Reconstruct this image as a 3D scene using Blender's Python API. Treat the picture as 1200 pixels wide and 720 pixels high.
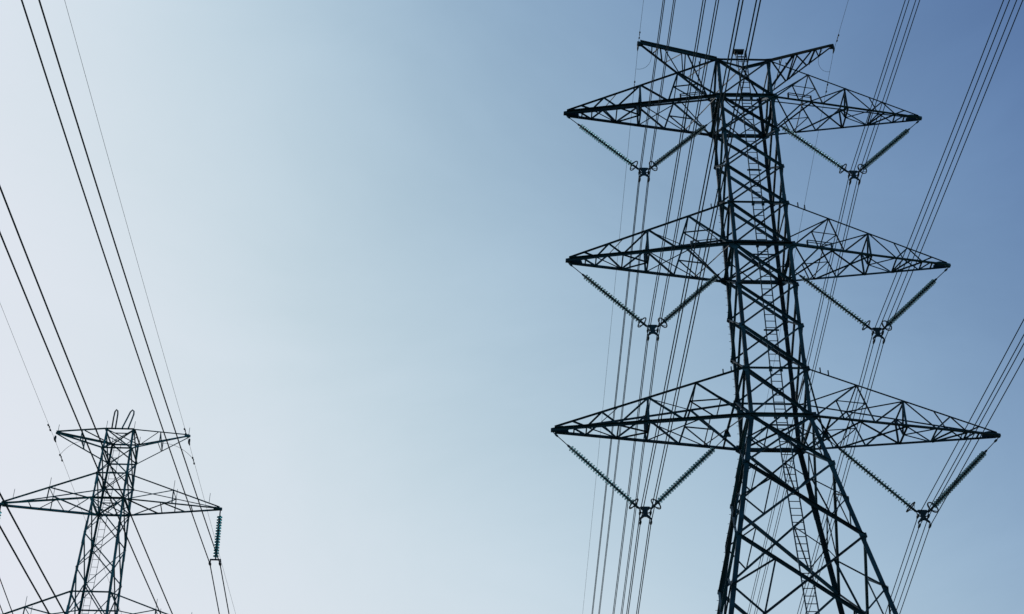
import bpy, math, random
from mathutils import Vector, Matrix
V = Vector
rng = random.Random(7)
for o in list(bpy.data.objects): bpy.data.objects.remove(o)
scene = bpy.context.scene
COL = scene.collection

# ------------------------------------------------------------------ camera, sky, sun
CAMZ = 1.6                                   # eye height above the ground at the camera
PITCH, ROLL, FPX = 0.6055641, 0.00753, 1819.98
cam = bpy.data.cameras.new('camera'); cam.sensor_width = 36.0
cam.lens = FPX * 36.0 / 1200.0; cam.clip_start = 0.1; cam.clip_end = 20000
camo = bpy.data.objects.new('camera', cam); COL.objects.link(camo); scene.camera = camo
camo.matrix_world = (Matrix.Translation((0, 0, CAMZ)) @ Matrix.Rotation(math.pi / 2 + PITCH, 4, 'X')
                     @ Matrix.Rotation(ROLL, 4, 'Z'))

SUN_EL, SUN_ROT = math.radians(48), math.radians(-45)
world = bpy.data.worlds.new('World'); scene.world = world; world.use_nodes = True
nt = world.node_tree; N = nt.nodes; Lk = nt.links
bg = N['Background']; bg.inputs[1].default_value = 0.1
sky = N.new('ShaderNodeTexSky'); sky.sky_type = 'NISHITA'; sky.sun_disc = False
sky.sun_elevation = SUN_EL; sky.sun_rotation = SUN_ROT
sky.dust_density = 3; sky.air_density = 1; sky.ozone_density = 1

def wm(op, a, b=None):
    n = N.new('ShaderNodeMath'); n.operation = op
    for i, x in enumerate((a, b)):
        if x is None: continue
        if isinstance(x, (int, float)): n.inputs[i].default_value = x
        else: Lk.new(x, n.inputs[i])
    return n.outputs[0]

# hazy air: film-like white shoulder, thinner haze towards the zenith, broad forward glow round the sun
sd = V((math.sin(SUN_ROT) * math.cos(SUN_EL), math.cos(SUN_ROT) * math.cos(SUN_EL), math.sin(SUN_EL)))
tc = N.new('ShaderNodeTexCoord'); sp = N.new('ShaderNodeSeparateXYZ'); Lk.new(tc.outputs['Generated'], sp.inputs[0])
zel = wm('MINIMUM', wm('MAXIMUM', sp.outputs['Z'], 0.0), 0.80)
dt = N.new('ShaderNodeVectorMath'); dt.operation = 'DOT_PRODUCT'; Lk.new(tc.outputs['Generated'], dt.inputs[0]); dt.inputs[1].default_value = sd
cg = wm('MAXIMUM', dt.outputs['Value'], 0.52)
sc_ = N.new('ShaderNodeSeparateColor'); Lk.new(sky.outputs[0], sc_.inputs[0])
cb = N.new('ShaderNodeCombineColor')
mp = N.new('ShaderNodeMapping'); mp.inputs['Scale'].default_value = (3.0, 3.0, 7.0); mp.inputs['Rotation'].default_value = (.3, .5, .2); Lk.new(tc.outputs['Generated'], mp.inputs[0])
nz = N.new('ShaderNodeTexNoise'); nz.inputs['Scale'].default_value = 1.1; nz.inputs['Detail'].default_value = 6; nz.inputs['Roughness'].default_value = .6; nz.inputs['Distortion'].default_value = .7
Lk.new(mp.outputs[0], nz.inputs['Vector'])
veil = wm('ADD', wm('MULTIPLY', nz.outputs['Fac'], .44), .78)      # thin uneven haze
SKY = [(.785, .8, 1.09, -5.62, 3.79, .559), (.803, .8, 1.17, -4.93, 3.71, .5799), (.895, .8, 1.49, -3.06, 2.24, .6843)]
for i, (W, g, ka, b, a, mean) in enumerate(SKY):
    s = wm('POWER', wm('MULTIPLY', sc_.outputs[i], 0.1 / mean), g)
    e = wm('EXPONENT', wm('ADD', wm('MULTIPLY', zel, b), wm('MULTIPLY', cg, a)))
    t = wm('MULTIPLY', wm('MULTIPLY', wm('MULTIPLY', s, ka), e), veil)
    c = wm('MULTIPLY', wm('SUBTRACT', 1.0, wm('EXPONENT', wm('MULTIPLY', t, -1.0))), W * 10.0)
    Lk.new(c, cb.inputs[i])
Lk.new(cb.outputs[0], bg.inputs[0])

sl = bpy.data.lights.new('sun', 'SUN'); sl.energy = 2.2; sl.angle = math.radians(0.55); sl.color = (1.0, .98, .95)
so = bpy.data.objects.new('sun', sl); COL.objects.link(so)
so.rotation_euler = sd.to_track_quat('Z', 'Y').to_euler(); so.location = sd * 200

scene.view_settings.view_transform = 'Standard'; scene.view_settings.look = 'None'
scene.view_settings.exposure = 0; scene.view_settings.gamma = 1
scene.cycles.max_bounces = 6
scene.cycles.filter_width = 1.5          # the lens is a little soft

# ------------------------------------------------------------------ materials
def mat(name, col, rough=.6, metal=0., var=.25, scale=6., spec=.3, trans=0., detail=4.):
    m = bpy.data.materials.new(name); m.use_nodes = True
    n, l = m.node_tree.nodes, m.node_tree.links
    p = n['Principled BSDF']
    t = n.new('ShaderNodeTexCoord'); z = n.new('ShaderNodeTexNoise'); z.inputs['Scale'].default_value = scale
    z.inputs['Detail'].default_value = detail
    l.new(t.outputs['Object'], z.inputs['Vector'])
    r = n.new('ShaderNodeValToRGB')
    r.color_ramp.elements[0].position = .3; r.color_ramp.elements[1].position = .7
    r.color_ramp.elements[0].color = tuple(c * (1 - var) for c in col) + (1,)
    r.color_ramp.elements[1].color = tuple(min(1, c * (1 + var)) for c in col) + (1,)
    l.new(z.outputs['Fac'], r.inputs[0]); oi = n.new('ShaderNodeObjectInfo'); rr = n.new('ShaderNodeMapRange'); l.new(oi.outputs['Random'], rr.inputs[0])
    rr.inputs[3].default_value = 1 - var * 1.2; rr.inputs[4].default_value = 1 + var * .7      # every bar weathers a little differently
    vm = n.new('ShaderNodeVectorMath'); vm.operation = 'SCALE'; l.new(r.outputs[0], vm.inputs[0]); l.new(rr.outputs[0], vm.inputs['Scale'])
    l.new(vm.outputs[0], p.inputs['Base Color'])
    mr = n.new('ShaderNodeMapRange'); mr.inputs[3].default_value = max(.05, rough - .12); mr.inputs[4].default_value = rough + .12
    l.new(z.outputs['Fac'], mr.inputs[0]); l.new(mr.outputs[0], p.inputs['Roughness'])
    p.inputs['Metallic'].default_value = metal; p.inputs['Specular IOR Level'].default_value = spec
    p.inputs['Transmission Weight'].default_value = trans
    return m
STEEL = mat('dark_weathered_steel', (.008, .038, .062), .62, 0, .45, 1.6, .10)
STEEL2 = mat('haze_paled_weathered_steel', (.018, .100, .140), .62, 0, .45, 1.6, .10)  # paler than the tall pylon's steel: veiling haze is mixed into the colour
HARD = mat('dark_line_fittings', (.005, .030, .050), .6, .0, .3, 12., .12)
WIRE = mat('dark_stranded_wire', (.004, .026, .046), .75, 0, .2, 20., .05)
WIRE2 = mat('thin_earth_wire', (.03, .055, .075), .7, 0, .2, 20., .08)
GLASS = mat('green_glass_insulator', (.27, .50, .54), .32, 0, .3, 5., .4, .7)
GLASS2 = mat('teal_glass_insulator', (.06, .30, .36), .3, 0, .25, 9., .4, .65)
GREY = mat('galvanised_plate', (.22, .26, .28), .45, .2, .2, 8., .4)
GRASS = mat('dry_grass_ground', (.115, .118, .075), .9, 0, .45, .15, .1, detail=10.)

# ------------------------------------------------------------------ mesh helpers
class MB:
    def __init__(s): s.v = []; s.f = []; s.sm = []
    def add(s, vs, fs, smooth=False):
        k = len(s.v); s.v += [tuple(x) for x in vs]; s.f += [tuple(i + k for i in f) for f in fs]; s.sm += [smooth] * len(fs)
        return s
    def angle(s, A, B, w, n, t=None):
        """steel angle section of leg width w from A to B, one flange lying square to n"""
        A, B, n = V(A), V(B), V(n); d = (B - A).normalized()
        u = n.cross(d)
        if u.length < 1e-3: u = V((1, 0, 0)).cross(d) if abs(d.x) < .9 else V((0, 1, 0)).cross(d)
        u.normalize(); v = d.cross(u).normalized()
        t = t or max(.010, .11 * w); o = v * rng.uniform(-.012, .012)
        sec = [(-w / 2, 0), (w / 2, 0), (w / 2, t), (-w / 2 + t, t), (-w / 2 + t, w), (-w / 2, w)]
        vs = [P + u * a - v * b + o for P in (A, B) for a, b in sec]
        fs = [(i, (i + 1) % 6, 6 + (i + 1) % 6, 6 + i) for i in range(6)]
        fs += [(3, 2, 1, 0), (5, 4, 3, 0), (6, 7, 8, 9), (6, 9, 10, 11)]
        return s.add(vs, fs)
    def bar(s, A, B, w, h=None, up=(0, 0, 1)):
        A, B = V(A), V(B); d = (B - A).normalized(); u = V(up).cross(d)
        if u.length < 1e-3: u = V((1, 0, 0)).cross(d)
        if u.length < 1e-3: u = V((0, 1, 0)).cross(d)
        u.normalize(); v = d.cross(u); h = h or w
        vs = [P + u * a * w / 2 + v * b * h / 2 for P in (A, B) for a, b in ((-1, -1), (1, -1), (1, 1), (-1, 1))]
        return s.add(vs, [(3, 2, 1, 0), (4, 5, 6, 7)] + [(i, (i + 1) % 4, 4 + (i + 1) % 4, 4 + i) for i in range(4)])
    def tube(s, pts, r, k=6, closed=False):
        pts = [V(p) for p in pts]; n = len(pts); vs = []; fs = []
        u = None
        for i, p in enumerate(pts):
            a = pts[(i - 1) % n] if (closed or i > 0) else p
            b = pts[(i + 1) % n] if (closed or i < n - 1) else p
            d = (b - a).normalized()
            if u is None:
                u = d.cross(V((0, 0, 1)));
                if u.length < 1e-2: u = d.cross(V((1, 0, 0)))
            u = (u - d * u.dot(d)).normalized(); w = d.cross(u)
            vs += [p + (u * math.cos(2 * math.pi * j / k) + w * math.sin(2 * math.pi * j / k)) * r for j in range(k)]
        m = n if closed else n - 1
        for i in range(m):
            for j in range(k):
                q = (i + 1) % n
                fs.append((i * k + j, i * k + (j + 1) % k, q * k + (j + 1) % k, q * k + j))
        if not closed: fs += [tuple(range(k))[::-1], tuple((n - 1) * k + j for j in range(k))]
        return s.add(vs, fs, True)
    def lathe(s, A, d, prof, k=12):
        """profile of (along, radius) turned about direction d from A"""
        A, d = V(A), V(d).normalized(); u = d.cross(V((0, 1, 0)))
        if u.length < 1e-2: u = d.cross(V((1, 0, 0)))
        u.normalize(); w = d.cross(u)
        vs = [A + d * a + (u * math.cos(2 * math.pi * j / k) + w * math.sin(2 * math.pi * j / k)) * r for a, r in prof for j in range(k)]
        fs = [(i * k + j, i * k + (j + 1) % k, (i + 1) * k + (j + 1) % k, (i + 1) * k + j) for i in range(len(prof) - 1) for j in range(k)]
        fs += [tuple(range(k))[::-1], tuple((len(prof) - 1) * k + j for j in range(k))]
        return s.add(vs, fs, True)
    def plate(s, pts, n, t):
        pts = [V(p) for p in pts]; n = V(n).normalized() * t / 2; k = len(pts)
        return s.add([p - n for p in pts] + [p + n for p in pts],
                     [tuple(range(k))[::-1], tuple(range(k, 2 * k))] + [(i, (i + 1) % k, k + (i + 1) % k, k + i) for i in range(k)])
    def obj(s, name, m, parent=None, loc=None):
        me = bpy.data.meshes.new(name); me.from_pydata(s.v, [], s.f); me.materials.append(m)
        for p, sm in zip(me.polygons, s.sm): p.use_smooth = sm
        me.update()
        o = bpy.data.objects.new(name, me); COL.objects.link(o)
        if parent: o.parent = parent
        if loc: o.location = loc
        return o

def tag(o, label, cat, group=None):
    o['label'] = label; o['category'] = cat
    if group: o['group'] = group
    return o
def empty(name, M):
    o = bpy.data.objects.new(name, None); o.empty_display_size = .5; COL.objects.link(o); o.matrix_world = M; return o
def lerp(a, b, t): return V(a) * (1 - t) + V(b) * t

# ------------------------------------------------------------------ ground
def ground_z(x, y): return -21.0 * math.tanh(y / 300.0) + .6 * math.sin(x * .021) * math.sin(y * .017) * min(1, abs(y) / 60)
def build_ground():
    ax = [-6000, -3000, -1600, -900, -600] + list(range(-400, 401, 25)) + [600, 900, 1600, 3000, 6000]
    n = len(ax); mb = MB()
    mb.add([(x, y, ground_z(x, y)) for y in ax for x in ax],
           [(j * n + i, j * n + i + 1, (j + 1) * n + i + 1, (j + 1) * n + i) for j in range(n - 1) for i in range(n - 1)], True)
    o = mb.obj('ground', GRASS); o['kind'] = 'structure'
    o['label'] = 'gently sloping field of dry grass under the two pylons'
build_ground()

# ------------------------------------------------------------------ frames of the two pylons
class Frame:
    """local coordinates of a pylon: x across the line, y along it, z metres above the camera"""
    def __init__(s, x, y, psi):
        s.psi = psi; s.x, s.y = x, y; s.zg = ground_z(x, y)
        s.M = Matrix.Translation((x, y, s.zg)) @ Matrix.Rotation(psi, 4, 'Z')
        s.dz = CAMZ - s.zg
    def L(s, p): return V((p[0], p[1], p[2] + s.dz))
    def at(s, p): return s.M @ Matrix.Translation(s.L(p))
FA = Frame(11.7895, 60.0, .0095)
FB = Frame(-17.7941, 62.0, .0315)

class Pylon:
    def __init__(s, fr, name, label, steel, wfun, dr):
        s.f = fr; s.root = empty(name, fr.M); tag(s.root, label, 'pylon', 'steel lattice pylons'); s.steel = steel; s.w = wfun; s.dr = dr
    def P(s, sx, sy, z): w = s.w(z); return s.f.L((sx * w, sy * w * s.dr, z))
    def mem(s, A, B, w, n, name='brace', parent=None):
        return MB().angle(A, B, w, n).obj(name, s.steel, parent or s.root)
    def legs(s, zs, width):
        for sx in (-1, 1):
            for sy in (-1, 1):
                mb = MB()
                for i in range(len(zs) - 1):
                    A, B = s.P(sx, sy, zs[i]), s.P(sx, sy, zs[i + 1]); w = width(zs[i + 1])
                    d = (B - A).normalized(); u = V((-sx, 0, 0)); u = (u - d * u.dot(d)).normalized(); v = V((0, -sy, 0)); v = (v - d * v.dot(d)).normalized()
                    t = .022; sec = [(0, 0), (w, 0), (w, t), (t, t), (t, w), (0, w)]
                    e = d * .06; vs = [Q + u * a + v * b for Q in (A - e, B + e) for a, b in sec]
                    mb.add(vs, [(k, (k + 1) % 6, 6 + (k + 1) % 6, 6 + k) for k in range(6)] + [(3, 2, 1, 0), (5, 4, 3, 0), (6, 7, 8, 9), (6, 9, 10, 11)])
                    if i and i % 2 == 0:           # splice angle standing proud of the joint
                        w2 = w * 1.12; A2 = A - d * .55 - u * .012 - v * .012; B2 = A + d * .55 - u * .012 - v * .012
                        sec = [(0, 0), (w2, 0), (w2, t / 2), (t / 2, t / 2), (t / 2, w2), (0, w2)]
                        mb.add([Q + u * a + v * b for Q in (A2, B2) for a, b in sec], [(k, (k + 1) % 6, 6 + (k + 1) % 6, 6 + k) for k in range(6)] + [(3, 2, 1, 0), (5, 4, 3, 0), (6, 7, 8, 9), (6, 9, 10, 11)])
                mb.obj('leg', s.steel, s.root)
    FACES = [((-1, -1), (1, -1), (0, 1, 0)), ((-1, 1), (1, 1), (0, -1, 0)), ((-1, -1), (-1, 1), (1, 0, 0)), ((1, -1), (1, 1), (-1, 0, 0))]
    def xpanel(s, z1, z2, w, redundant=False, wr=.06, horiz=False):
        for (a, b, n) in s.FACES:
            A1, B1, A2, B2 = s.P(*a, z1), s.P(*b, z1), s.P(*a, z2), s.P(*b, z2)
            n2 = V(n)
            s.mem(A1 + n2 * .03, B2 + n2 * .03, w, n); s.mem(B1 + n2 * .005, A2 + n2 * .005, w * .8, n)
            if horiz: s.mem(A2, B2, w, n, 'horizontal_strut')
            if redundant:
                for (p1, p2, q1, q2) in ((A1, A2, B1, B2), (B1, B2, A1, A2)):
                    m = lerp(p1, p2, .48); d1 = lerp(p1, q2, .23); d2 = lerp(p2, q1, .27)
                    s.mem(m, d1, wr, n); s.mem(m, d2, wr, n); s.mem(d1, d2, wr, n)
    def girdle(s, z, w, names='horizontal_strut', faces=(0, 1, 2, 3)):
        for i in faces:
            a, b, n = s.FACES[i]; s.mem(s.P(*a, z), s.P(*b, z), w, n, names)
    def plan(s, z, w):
        FL, FR, BL, BR = (s.P(*q, z) for q in ((-1, -1), (1, -1), (-1, 1), (1, 1)))
        up = (0, 0, 1); mf, mb_, ml, mr = (FL + FR) / 2, (BL + BR) / 2, (FL + BL) / 2, (FR + BR) / 2
        for A, B in ((FL, BR), (FR, BL), (ml, mb_), (mb_, mr)): s.mem(A, B, w, up, 'plan_brace')
        s.mem(lerp(FL, BR, .26), lerp(FR, BL, .26), w * 1.2, up, 'plan_brace')
    def gusset(s, z, h, wd):
        for sx in (-1, 1):
            for sy in (-1, 1):
                c = s.P(sx, sy, z); y = V((0, sy * .014, 0))
                MB().plate([c + V((-sx * wd, 0, h * .35)) + y, c + V((sx * wd * .5, 0, h * .5)) + y, c + V((sx * wd * .7, 0, -h * .3)) + y,
                            c + V((-sx * wd * .15, 0, -h * .75)) + y, c + V((-sx * wd * .9, 0, -h * .3)) + y], (0, 1, 0), .016).obj('gusset_plate', s.steel, s.root)
    def ladder(s, x0, z0, z1, y_off, sy, wd, pitch, rail, rung, name='ladder', xfun=None):
        xf = xfun or (lambda z: x0)
        def q(dx, z): w = s.w(z); return s.f.L((xf(z) + dx, sy * (w * s.dr) + y_off, z))
        zs = [z0 + (z1 - z0) * i / 14 for i in range(15)]
        mb = MB()
        for dx in (-wd / 2, wd / 2):
            for a, b in zip(zs, zs[1:]): mb.bar(q(dx, a), q(dx, b), rail, rail * .6, up=(1, 0, 0))
        la = mb.obj(name, s.steel, s.root)
        n = int((z1 - z0) / pitch); base = None
        for i in range(n):
            z = z0 + .2 + i * pitch; c = q(0, z)
            if base is None:
                base = MB().bar((-wd / 2, 0, 0), (wd / 2, 0, 0), rung).obj('rung', s.steel, la, c)
            else:
                r = base.copy(); COL.objects.link(r); r.parent = la; r.location = c
        return la

# ------------------------------------------------------------------ the tall pylon
wA0, wB0, ZT, ZB = 1.3568, 1.3822, 56.089, 34.832
def w_tall(z):
    if z >= ZB: return wB0 + (wA0 - wB0) * (z - ZB) / (ZT - ZB)
    return 1.372 + .190 * (ZB - z)
def w_tall_s(z): return w_tall(z)
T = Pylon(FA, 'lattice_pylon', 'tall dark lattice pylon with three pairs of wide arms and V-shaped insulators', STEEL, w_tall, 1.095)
base_z = -(FA.dz)                      # ground level in the pylon's own z
NODES = [56.089, 53.60, 51.38, 49.02, 46.72, 44.21, 41.90, 39.60, 37.28, 34.83, 32.20, 28.42, 23.2, 16.2, 7.0, base_z - .3]
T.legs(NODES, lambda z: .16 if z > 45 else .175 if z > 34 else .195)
for i, (a, b) in enumerate(zip(NODES, NODES[1:])):
    thick = .115 if a > 34 else .13
    T.xpanel(a, b, thick, redundant=(b < 33), wr=.055 if b > 28 else .07)
for z in (53.60, 44.21, 34.83): T.girdle(z, .15); T.plan(z, .07)
for z in (56.089, 46.72, 37.28): T.girdle(z, .075)
for z in (53.60, 44.21, 34.83): T.gusset(z, .42, .34)
for z in (56.089, 46.72, 37.28): T.gusset(z, .28, .22)
for z in (51.38, 49.02, 41.9, 39.6, 32.2, 28.42): T.gusset(z, .26, .17)
for zr in (49.02, 39.60):              # plan strut across the body carrying the ladder
    T.mem(FA.L((-.35, -w_tall(zr) * 1.095 + .12, zr - .2)), FA.L((.35, -w_tall(zr) * 1.095 + .12, zr - .2)), .06, (0, 1, 0), 'ladder_bracket')
T.ladder(0, base_z + 2.5, 56.75, .14, -1, .47, .36, .075, .028)
for z in (53.62, 46.75, 44.23, 37.30, 34.85):
    for dx in (-.24, .24):
        c = FA.L((dx, -w_tall(z) * 1.095 + .10, z)); MB().plate([c + V((-.07, 0, -.12)), c + V((.07, 0, -.12)), c + V((.09, 0, .14)), c + V((-.05, 0, .14))], (0, 1, 0), .05).obj('ladder_bracket', STEEL, T.root)
# ladder head with the box on its post
yb = -w_tall(56.1) * 1.095 + .14
for dx in (-.235, .235):
    MB().tube([FA.L((dx, yb, 56.7)), FA.L((dx, yb, 56.95)), FA.L((dx, yb + .12, 57.05)), FA.L((dx, yb + .5, 57.05))], .022).obj('ladder_head', STEEL, T.root)
bx = MB(); c = FA.L((-.12, yb + .10, 56.66))
bx.bar(c + V((-.23, 0, .21)), c + V((.23, 0, .21)), .26, .09); bo = bx.obj('equipment_box', HARD, T.root)
lid = MB(); lid.bar(c + V((-.26, 0, .27)), c + V((.26, 0, .27)), .36, .025); lid.obj('lid', GREY, bo)
for dx in (-.17, .12):
    MB().bar(c + V((dx, 0, -.85)), c + V((dx, 0, .163)), .035).obj('post', HARD, bo)
MB().bar(c + V((-.19, 0, -.12)), c + V((.36, 0, -.12)), .03).obj('bracket', HARD, bo)

# step bolts on the far left leg
mb = MB()
z = base_z + 3
while z < 50:
    p = T.P(-1, 1, z); sgn = 1
    mb.bar(p + V((.02, -.05, 0)), p + V((-.09, -.05, 0)), .016); z += .42
o = mb.obj('step_bolt', STEEL, T.root); o['kind'] = 'stuff'

def cross_arm(pyl, s, zt, zb, a, rail, hang=None):
    """box arm tapering to a tip, s = -1 left / +1 right"""
    FT, BT, FBm, BBm = (pyl.P(s, y, z) for y, z in ((-1, zt), (1, zt), (-1, zb), (1, zb)))
    tip = pyl.f.L((s * a, 0, zb)); up = (0, 0, 1)
    tFT, tBT, tFB, tBB = (tip + V((-s * .12, y, z)) for y, z in ((-.10, .10), (.10, .10), (-.10, -.02), (.10, -.02)))
    ft = lambda f: lerp(tFT, FT, f); bt = lambda f: lerp(tBT, BT, f); fb = lambda f: lerp(tFB, FBm, f); bb = lambda f: lerp(tBB, BBm, f)
    mb = MB()
    nf, nb = (0, 1, 0), (0, -1, 0)
    mb.angle(tFT, FT, .075, nf); mb.angle(tBT, BT, .075, nb); mb.angle(tFB, FBm, .135, nf); mb.angle(tBB, BBm, .105, nb)
    # tip: gusset box
    for y in (-1, 1):
        mb.plate([tip + V((-s * .75, y * .115, -.04)), tip + V((s * .05, y * .075, -.07)), tip + V((s * .05, y * .075, .06)), tip + V((-s * .45, y * .105, .17)), tip + V((-s * .72, y * .115, .10))], (0, 1, 0), .018)
    mb.bar(tip + V((-s * .20, 0, -.005)), tip + V((s * .06, 0, -.005)), .17, .12)
    arm = mb.obj('cross_arm', pyl.steel, pyl.root)
    def m(A, B, w, n, name='brace'): pyl.mem(A, B, w, n, name, arm)
    for tp, bo_, n in ((ft, fb, nf), (bt, bb, nb)):
        seq = [tp(.092), bo_(.165), tp(.245), bo_(.33), tp(.49), bo_(.665), tp(.74), bo_(.985)]
        for i, (A, B) in enumerate(zip(seq, seq[1:])): m(A, B, .07 if i < 4 else .08, n)
        k1, k2 = lerp(seq[5], seq[6], .5), lerp(seq[6], seq[7], .5)
        for A, B in ((k1, k2), (k1, bo_(.83)), (k2, bo_(.83))): m(A, B, .05, n)
    for A, B in ((ft(.49), fb(.49)), (bt(.49), bb(.49))): m(A, B, .10, (1, 0, 0), 'post')
    mid = lerp(fb(.49), bb(.49), .5)
    m(fb(.49), bb(.49), .07, up, 'strut'); m(ft(.49), bt(.49), .06, up, 'strut')
    for A in (ft(.49), bt(.49)): m(A, mid, .085, (1, 0, 0))
    for A in (fb(.335), bb(.335)): m(mid, A, .06, up)
    for f in (.1, .165, .33): m(fb(f), bb(f), .06, up, 'strut')
    for A, B in ((fb(.165), bb(.325)), (fb(.24), bb(.335)), (fb(.49), bb(.80)), (bb(.49), fb(.75)), (fb(.74), bb(.98)), (bb(.80), fb(.98))): m(A, B, .06, up)
    m(bb(.80), fb(.80), .05, up, 'strut')
    for A, B in ((ft(.49), bt(.74)), (ft(.74), bt(.98)), (bt(.245), ft(.33))): m(A, B, .045, up)
    m(ft(.74), bt(.74), .045, up, 'strut')
    for f in (.885, .928):               # short spikes on the upper chord
        p = ft(f); MB().bar(p, p + V((0, 0, .29)), .05).obj('spike', pyl.steel, arm)
    if rail:
        mbr = MB()
        p0, p1 = fb(.745) + V((0, -.06, .05)), fb(.90) + V((0, -.06, .05))
        h = V((0, 0, .30))
        mbr.bar(p0, p0 + h, .08); mbr.bar(p1, p1 + h * .8, .08); mbr.bar(p0 + h, p1 + h, .035); mbr.bar(p0 + h * .6, p1 + h * .6, .03)
        mbr.obj('handrail', pyl.steel, arm)
    # hanger of the inner insulator string
    if hang:
        hp = pyl.f.L((s * hang[0], 0, hang[1]))
        FTm, BTm = lerp(FT, BT, .0), lerp(FT, BT, 1.)
        if hang[0] > 2:
            fbi, bbi = lerp(FBm, fb(.905), 1.), lerp(BBm, bb(.905), 1.)
            m(fbi, bbi, .07, up, 'strut'); m(FTm, hp, .08, (1, 0, 0)); m(BTm, hp, .08, (1, 0, 0))
        else:
            m(lerp(FBm, BBm, .1) + V((-s * .05, 0, 0)), hp, .09, (1, 0, 0)); m(lerp(FBm, BBm, .9), hp, .07, (1, 0, 0))
        MB().plate([hp + V((-.17, 0, -.1)), hp + V((.17, 0, -.1)), hp + V((.05, 0, .24)), hp + V((-.05, 0, .24))], (0, 1, 0), .1).obj('hanger_plate', pyl.steel, arm)
    return arm
LV = [(56.089, 53.60, 9.157, True, (1.41, 53.50)), (46.72, 44.21, 9.181, True, (1.41, 44.12)), (37.28, 34.83, 9.963, False, (2.19, 34.72))]
for zt, zb, a, rl, hg in LV:
    for s in (-1, 1): cross_arm(T, s, zt, zb, a, rl, hg)

def earth_arm_tall(s):
    F, B = T.P(s, -1, 56.089), T.P(s, 1, 56.089); tip = FA.L((s * 5.19, 0, 58.63)); up = (0, 0, 1)
    mb = MB(); t1, t2 = tip + V((-s * .1, -.08, 0)), tip + V((-s * .1, .08, -.02))
    mb.angle(t1, F + V((0, 0, .03)), .13, (0, 1, 0)); mb.angle(t1 + V((0, .16, .06)), F + V((0, .2, .1)), .08, (0, 1, 0)); mb.angle(t2, B, .085, (0, 1, 0))
    mb.bar(tip + V((-s * .16, 0, -.04)), tip + V((s * .05, 0, -.02)), .16, .22)
    arm = mb.obj('earth_wire_arm', STEEL, T.root)
    f = lambda t: lerp(t1, F, t); b = lambda t: lerp(t2, B, t)
    for A, Bq, w in ((f(.16), b(.17), .06), (f(.27), b(.32), .08), (b(.17), f(.26), .06), (b(.34), f(.58), .065), (f(.26), b(.17), .05),
                     (f(.55), b(.62), .06), (f(.60), b(.63), .06), (f(.32), b(.60), .06), (b(.64), f(.97), .07), (f(.62), b(.97), .085), (b(.82), f(.8), .05)):
        T.mem(A, Bq, w, up, 'brace', arm)
for s in (-1, 1): earth_arm_tall(s)
# top frame of the tall pylon
F0, F1, B0, B1 = (T.P(a, b, 56.089) for a, b in ((-1, -1), (1, -1), (-1, 1), (1, 1)))
mc = (F0 + F1) / 2 + V((0, .35, -.14))
for A in (F0, F1): T.mem(A, mc, .13, (0, 0, 1), 'horizontal_strut')
for A in (B0, B1): T.mem(A, mc, .07, (0, 0, 1), 'plan_brace')

# ------------------------------------------------------------------ insulators and conductors
def disc_profile(r):
    return [(0, .045), (.02, .06), (.04, .064), (.046, r * .62), (.062, r * .93), (.082, r), (.088, r * .97), (.072, r * .86), (.060, r * .55), (.062, .05)]
def disc_stack(mb, A, d, n, pitch, r, k=12):
    for i in range(n): mb.lathe(A + d * (i * pitch), d, disc_profile(r), k)

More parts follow.
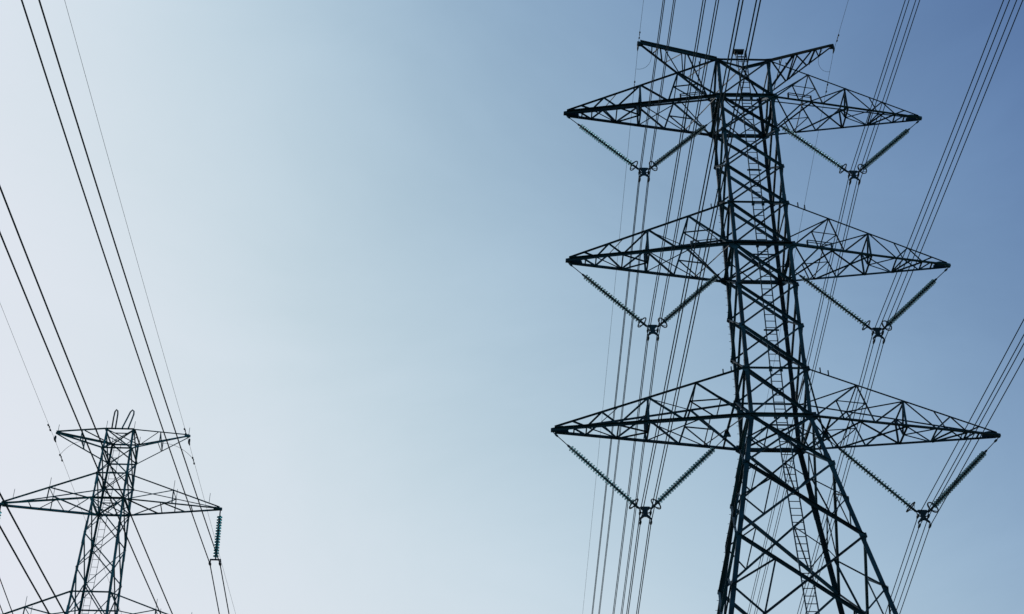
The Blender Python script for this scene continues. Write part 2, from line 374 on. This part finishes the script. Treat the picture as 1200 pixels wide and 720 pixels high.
def v_string(s, level, xv, zv, a, zb, hang, label):
    c = (s * xv, 0, zv); root = empty('insulator_assembly', FA.at(c)); tag(root, label, 'insulator', 'V-shaped insulator pairs of the tall pylon')
    O = V(c)
    for end, link in ((V((s * (a - .05), 0, zb - .12)), .95), (V((s * hang[0], 0, hang[1] - .08)), .75)):
        E_ = end - O; sx = 1 if E_.x > 0 else -1
        bot = V((sx * .27, 0, -.06)); d = (E_ - bot); Ln = d.length; d.normalize()
        n = int((Ln - link - .38) / .146); st = bot + d * .36
        mb = MB(); mb.tube([bot, st + d * n * .146 + d * .12], .052, 6); mb.tube([st + d * n * .146, bot + d * Ln], .02, 6)
        mb.lathe(st + d * (n * .146 + .02), d, [(0, .05), (.1, .05), (.16, .03)], 8)
        mb.lathe(bot + d * (Ln - .3), d, [(0, .03), (.05, .05), (.15, .05), (.2, .03)], 8)
        stg = mb.obj('insulator_string', HARD, root)
        ds = MB(); disc_stack(ds, st + d * (n * .146), -d, n, .146, .142)
        g = ds.obj('disc_stack', GLASS, stg); g['kind'] = 'stuff'
        # corona ring square to the string, held by two spokes
        rc = bot + d * .30; u = d.cross(V((0, 1, 0))).normalized(); w = V((0, 1, 0))
        rg = MB(); pts = [rc + u * math.cos(q * math.pi / 10) * .27 + w * math.sin(q * math.pi / 10) * .27 for q in range(20)]
        rg.tube(pts, .03, 6, True)
        for q in (0, 10): rg.tube([pts[q], bot + d * .12], .014, 5)
        rg.obj('corona_ring', HARD, root)
    yk = MB()
    yk.plate([V((-.20, 0, .02)), V((.20, 0, .02)), V((.22, 0, -.07)), V((.12, 0, -.16)), V((.10, 0, -.34)), V((.27, 0, -.55)), V((.24, 0, -.61)), V((.05, 0, -.47)), V((-.05, 0, -.47)), V((-.24, 0, -.61)), V((-.27, 0, -.55)), V((-.10, 0, -.34)), V((-.12, 0, -.16)), V((-.22, 0, -.07))][::-1], (0, 1, 0), .05)
    for sx in (-1, 1):
        yk.bar(V((sx * .14, 0, -.03)), V((sx * .29, 0, -.05)), .05, .06); yk.bar(V((sx * .10, 0, -.30)), V((sx * .22, 0, -.24)), .035, .04)
    yk.obj('yoke_plate', HARD, root)
    for x in (-.2285, .2285):
        for z, z0 in ((-.29, -.04), (-.747, -.57)):
            cl = MB(); cl.tube([V((x * 1.12, 0, z0)), V((x * 1.04, .02, (z0 + z) / 2)), V((x, 0, z + .02))], .026, 6)
            cl.lathe(V((x, -.2, z)), (0, 1, 0), [(0, .025), (.08, .045), (.2, .055), (.32, .045), (.4, .025)], 8)
            cl.bar(V((x, 0, z - .05)), V((x, 0, z + .10)), .075, .06); cl.bar(V((x - .055, .03, z + .02)), V((x + .055, .03, z + .02)), .03)
            cl.obj('suspension_clamp', HARD, root)
    return root

# span curves: along-line distance, slope, curvature and drift, from either side of the pylon
def span(x, z, near, far, y_near=170, y_far=330, n=44):
    pts = []
    m, k, t = near
    for i in range(n, 0, -1):
        q = y_near * (i / n) ** 1.3; pts.append(V((x + t * q, -q, z - m * q + k * q * q)))
    m, k, t = far
    for i in range(n + 1):
        q = y_far * (i / n) ** 1.3; pts.append(V((x + t * q, q, z - m * q + k * q * q)))
    return pts
NEAR_T, FAR_T = (.0274, .00030, .0036), (.1962, .00030, -.0106)
POSN = {1: 'upper', 2: 'middle', 3: 'lowest'}
def bundle_tall(s, level, xv, zv):
    side = 'left' if s < 0 else 'right'
    c = (s * xv, 0, zv); root = empty('conductor_bundle', FA.at(c))
    tag(root, f'bundle of four dark wires held under the tall pylon\'s {POSN[level]} {side} arm', 'power line', 'four-wire conductor bundles of the tall pylon')
    for x in (-.2285, .2285):
        for z in (-.29, -.747):
            MB().tube(span(x, z, NEAR_T, FAR_T), .0205, 6).obj('wire', WIRE, root)
    if level == 1:
        q = 60.; m, k, t = FAR_T; p = V((t * q, q, -m * q + k * q * q))
        sp = MB()
        for (a, b), (e, f) in (((-.25, -.29), (.25, -.29)), ((-.25, -.747), (.25, -.747)), ((-.2285, -.29), (-.2285, -.747)), ((.2285, -.29), (.2285, -.747))):
            sp.bar(p + V((a, 0, b)), p + V((e, 0, f)), .06)
        sp.obj('spacer', HARD, root)
for level, (xv, zv), (zt, zb, a, rl, hg) in zip((1, 2, 3), ((5.25, 50.02), (5.24, 40.53), (5.99, 31.06)), LV):
    for s in (-1, 1):
        side = 'left' if s < 0 else 'right'
        v_string(s, level, xv, zv, a, zb, hg, f'V-shaped pair of disc insulator strings under the tall pylon\'s {POSN[level]} {side} arm')
        bundle_tall(s, level, xv, zv)

def earth_wire(fr, x, z, near, far, label, steel, group, dn, df, r=.009, loop=True):
    root = empty('earth_wire', fr.at((x, 0, z))); tag(root, label, 'earth wire', group)
    MB().tube(span(0, 0, near, far), r, 5).obj('wire', WIRE2, root)
    for e, (m, k, t), ds in ((-1, near, dn), (1, far, df)):
        for q in ds:
            y = q; p = V((t * y, e * y, -m * y + k * y * y)); d = V((t, e, -m)).normalized()
            mb = MB(); mb.bar(p - d * .22 + V((0, 0, -.05)), p + d * .22 + V((0, 0, -.05)), .018); mb.bar(p + V((0, 0, .02)), p + V((0, 0, -.07)), .04)
            for g in (-.22, .22): mb.lathe(p + d * (g - .07) + V((0, 0, -.06)), d, [(0, .02), (.03, .04), (.11, .04), (.14, .02)], 7)
            mb.obj('damper', HARD, root)
    return root
def earth_clamp(fr, x, ztip, z, label, group, loop):
    root = empty('earth_wire_clamp', fr.at((x, 0, z))); tag(root, label, 'clamp', group)
    mb = MB(); mb.tube([V((0, 0, ztip - z - .1)), V((0, 0, .06))], .03, 6); mb.lathe(V((0, -.22, .0)), (0, 1, 0), [(0, .02), (.1, .035), (.22, .05), (.34, .035), (.44, .02)], 8)
    mb.bar(V((0, 0, .05)), V((0, 0, .2)), .1, .07); mb.obj('clamp_body', HARD, root)
    lp = MB(); pts = []; h = ztip - z
    A, B, Cc, D = (V(p) for p in loop)
    for i in range(13):
        q = i / 12; pts.append(A * (1 - q) ** 3 + B * 3 * q * (1 - q) ** 2 + Cc * 3 * q * q * (1 - q) + D * q ** 3)
    lp.tube(pts, .009, 5); lp.obj('bonding_loop', WIRE2, root)
for s, side in ((-1, 'left'), (1, 'right')):
    earth_clamp(FA, s * 5.21, 58.6, 58.3, f'earth wire clamp with thin loop at the tall pylon\'s top {side} tip', 'earth wire clamps of the tall pylon', ((-s * .55, .05, .12), (-s * .95, .35, -.1), (-s * .75, 1.1, -.62), (-s * .01, 1.25, -.34)))
    earth_wire(FA, s * 5.21, 58.3, (.0818, .0002, -.0069), (.270, .0002, -.0174), f'thin earth wire running over the tall pylon\'s top {side} tip', STEEL, 'earth wires of the tall pylon', (1.1,), (2.2,))

# ------------------------------------------------------------------ the smaller pylon
def w_small(z):
    w = .628 + .0218 * max(0, 35.52 - z) + .0088 * max(0, 31.95 - z)
    return w + .07 * max(0, 18.5 - z)
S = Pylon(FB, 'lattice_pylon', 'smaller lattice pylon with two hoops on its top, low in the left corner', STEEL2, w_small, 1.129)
bz = -FB.dz
ND = [35.52, 34.52, 33.22, 31.95, 30.26, 28.57, 26.25, 24.3, 22.5, 20.63, 18.5, 14.5, 9.5, 4.0, bz - .3]
S.legs(ND, lambda z: .085 if z > 30 else .098)
for a, b in zip(ND, ND[1:]): S.xpanel(a, b, .05 if a > 25 else .065)
for z in (35.52, 34.52, 33.22): S.girdle(z, .055)
for z in (31.95, 26.25, 20.63): S.girdle(z, .08)
for z in (27.42, 21.9): S.girdle(z, .055)
for z in (31.95, 26.25, 20.63, 35.52): S.plan(z, .045)
for z in (33.22, 31.95): S.gusset(z, .12, .08)
S.ladder(0, bz + 2.5, 35.9, -.06, 1, .28, .36, .028, .015, xfun=lambda z: -w_small(z) + .30)
def hoop(pts, r):
    MB().tube([FB.L(p) for p in pts], r, 7).obj('handhold_hoop', STEEL2, S.root)
yf = -w_small(35.5) * 1.129 - .02
hoop([(-.372, yf, 35.50), (-.378, yf, 36.10), (-.365, yf, 36.42), (-.31, yf, 36.53), (-.245, yf, 36.46), (-.22, yf, 36.30), (-.215, yf, 35.95), (-.215, yf, 35.50)], .036)
hoop([(.085, yf, 35.50), (.10, yf, 35.62), (.25, yf, 36.12), (.335, yf, 36.42), (.42, yf, 36.53), (.49, yf, 36.46), (.505, yf, 36.30), (.44, yf, 35.95), (.35, yf, 35.50)], .036)

def spike(p, h, par, st): MB().bar(p, p + V((0, 0, h)), .018).obj('spike', st, par)
def small_cross_arm(s, zt, zb, a):
    FT, BT, FBm, BBm = (S.P(s, y, z) for y, z in ((-1, zt), (1, zt), (-1, zb), (1, zb)))
    tip = FB.L((s * a, 0, zb)); up = (0, 0, 1); nf, nb = (0, 1, 0), (0, -1, 0)
    q = [tip + V((-s * .05, y, z)) for y, z in ((-.06, .06), (.06, .06), (-.06, 0), (.06, 0))]
    ft, bt, fb, bb = (lambda f, A=A, B=B: lerp(A, B, f) for A, B in zip(q, (FT, BT, FBm, BBm)))
    mb = MB(); mb.angle(q[0], FT, .06, nf); mb.angle(q[1], BT, .04, nb); mb.angle(q[2], FBm, .07, nf); mb.angle(q[3], BBm, .09, nb)
    mb.plate([tip + V((-s * .32, 0, -.02)), tip + V((s * .06, 0, -.07)), tip + V((s * .06, 0, .045)), tip + V((-s * .28, 0, .09))], (0, 1, 0), .10)
    arm = mb.obj('cross_arm', STEEL2, S.root)
    m = lambda A, B, w, n, nm='brace': S.mem(A, B, w, n, nm, arm)
    m(ft(.5), fb(.5), .055, nf, 'post'); m(bt(.5), bb(.5), .045, nb, 'post'); m(ft(.5), fb(.97), .045, nf); m(bt(.5), bb(.97), .055, nb)
    m(ft(.5), bt(.5), .035, up, 'strut'); m(fb(.30), bb(.30), .045, up, 'strut'); m(fb(.62), bb(.64), .045, up, 'strut')
    m(bb(.38), fb(.60), .045, up); m(bb(.68), fb(.97), .05, up)
    for f, h in ((.115, .5),): spike(ft(f), h, arm, STEEL2)
    for g in (ft, bt): spike(g(.5), .5, arm, STEEL2)
for zt, zb, a in ((33.22, 31.956, 4.87), (27.42, 26.25, 4.72), (21.9, 20.63, 4.62)):
    for s in (-1, 1): small_cross_arm(s, zt, zb, a)
def small_earth_arm(s):
    FT, BT, FL, BL = (S.P(s, y, z) for y, z in ((-1, 35.52), (1, 35.52), (-1, 34.52), (1, 34.52)))
    tip = FB.L((s * 3.025, 0, 35.65)); nf = (0, 1, 0); up = (0, 0, 1)
    mb = MB(); mb.angle(tip + V((0, -.05, .03)), FT, .055, nf); mb.angle(tip + V((0, .05, .03)), BT, .085, nf); mb.angle(tip + V((0, -.05, -.03)), FL, .06, nf); mb.angle(tip + V((0, .05, -.03)), BL, .045, nf)
    mb.plate([tip + V((-s * .22, 0, -.06)), tip + V((s * .04, 0, -.05)), tip + V((s * .04, 0, .04)), tip + V((-s * .22, 0, .03))], (0, 1, 0), .08)
    arm = mb.obj('earth_wire_arm', STEEL2, S.root)
    L_ = lambda B, f: lerp(tip, B, f)
    for A, B, w in ((L_(FT, .52), L_(FL, .52), .05), (L_(FT, .52), L_(BL, .52), .045), (L_(FT, .56), L_(BT, .98), .04), (L_(BT, .52), L_(BL, .52), .045), (L_(FL, .55), L_(BL, .54), .035)):
        S.mem(A, B, w, nf, 'brace', arm)
    spike(tip + V((-s * .04, 0, .02)), .42, arm, STEEL2)
for s in (-1, 1): small_earth_arm(s)
for sx in (-1, 1):
    for sy in (-1, 1): spike(S.P(sx, sy, 35.52), .42, S.root, STEEL2)

NEAR_S, FAR_S = (.049, .0007, -.01), (.15, .0004, .0)
def i_string(s, level, x, z, zclamp):
    side = 'left' if s < 0 else 'right'; O = V((s * x, 0, z))
    root = empty('insulator_string', FB.at(O))
    tag(root, f'hanging teal glass disc insulator under the smaller pylon\'s {POSN[level]} {side} arm', 'insulator', 'hanging insulators of the smaller pylon')
    Ln = z - zclamp - .23; bot = V((s * .06, 0, -Ln)); d = bot.normalized()
    mb = MB(); mb.tube([V((0, 0, .02)), d * .3], .028, 6); mb.tube([d * .28, d * Ln], .032, 6)
    for y in (-.05, .05): mb.bar(V((0, y, .03)), V((0, y, -.28)), .03)
    mb.obj('suspension_rod', HARD, root)
    ds = MB(); disc_stack(ds, d * .31, d, int((Ln - .37) / .135), .135, .125, 14); g = ds.obj('disc_stack', GLASS2, root); g['kind'] = 'stuff'
    cz = -Ln - .03; yk = MB(); yk.bar(V((s * .06 - .24, 0, cz)), V((s * .06 + .24, 0, cz)), .045, .06); yk.obj('yoke_bar', HARD, root)
    for dx in (-.22, .22):
        cl = MB(); cl.bar(V((s * .06 + dx, 0, cz)), V((s * .06 + dx, 0, cz - .2)), .06, .05); cl.lathe(V((s * .06 + dx, -.2, cz - .2)), (0, 1, 0), [(0, .025), (.1, .05), (.2, .065), (.3, .05), (.4, .025)], 8)
        cl.obj('suspension_clamp', HARD, root)
    b = empty('conductor_bundle', FB.at((s * (x + .06), 0, zclamp)))
    tag(b, f'pair of dark wires held under the smaller pylon\'s {POSN[level]} {side} arm', 'power line', 'two-wire conductors of the smaller pylon')
    for dx in (-.22, .22): MB().tube(span(dx, 0, NEAR_S, FAR_S, 190), .025, 6).obj('wire', WIRE, b)
for level, za, zw in ((1, 31.93, 29.28), (2, 26.23, 23.93), (3, 20.61, 18.33)):
    for s in (-1, 1): i_string(s, level, {1: 4.86, 2: 4.71, 3: 4.61}[level], za, zw)
for s, side in ((-1, 'left'), (1, 'right')):
    earth_clamp(FB, s * 3.05, 35.6, 35.28, f'earth wire clamp with thin loop at the smaller pylon\'s top {side} tip', 'earth wire clamps of the smaller pylon', ((-s * 1.25, .12, .02), (-s * .8, .5, .26), (-s * .3, .9, .15), (s * .04, 1.25, -.14)))
    earth_wire(FB, s * 3.05, 35.28, ((-.0078 if s < 0 else .0233), .0004, 0.0), (.11, .0004, .038), f'thin earth wire running over the smaller pylon\'s top {side} tip', STEEL2, 'earth wires of the smaller pylon', (1.2,), (1.3,), .007)
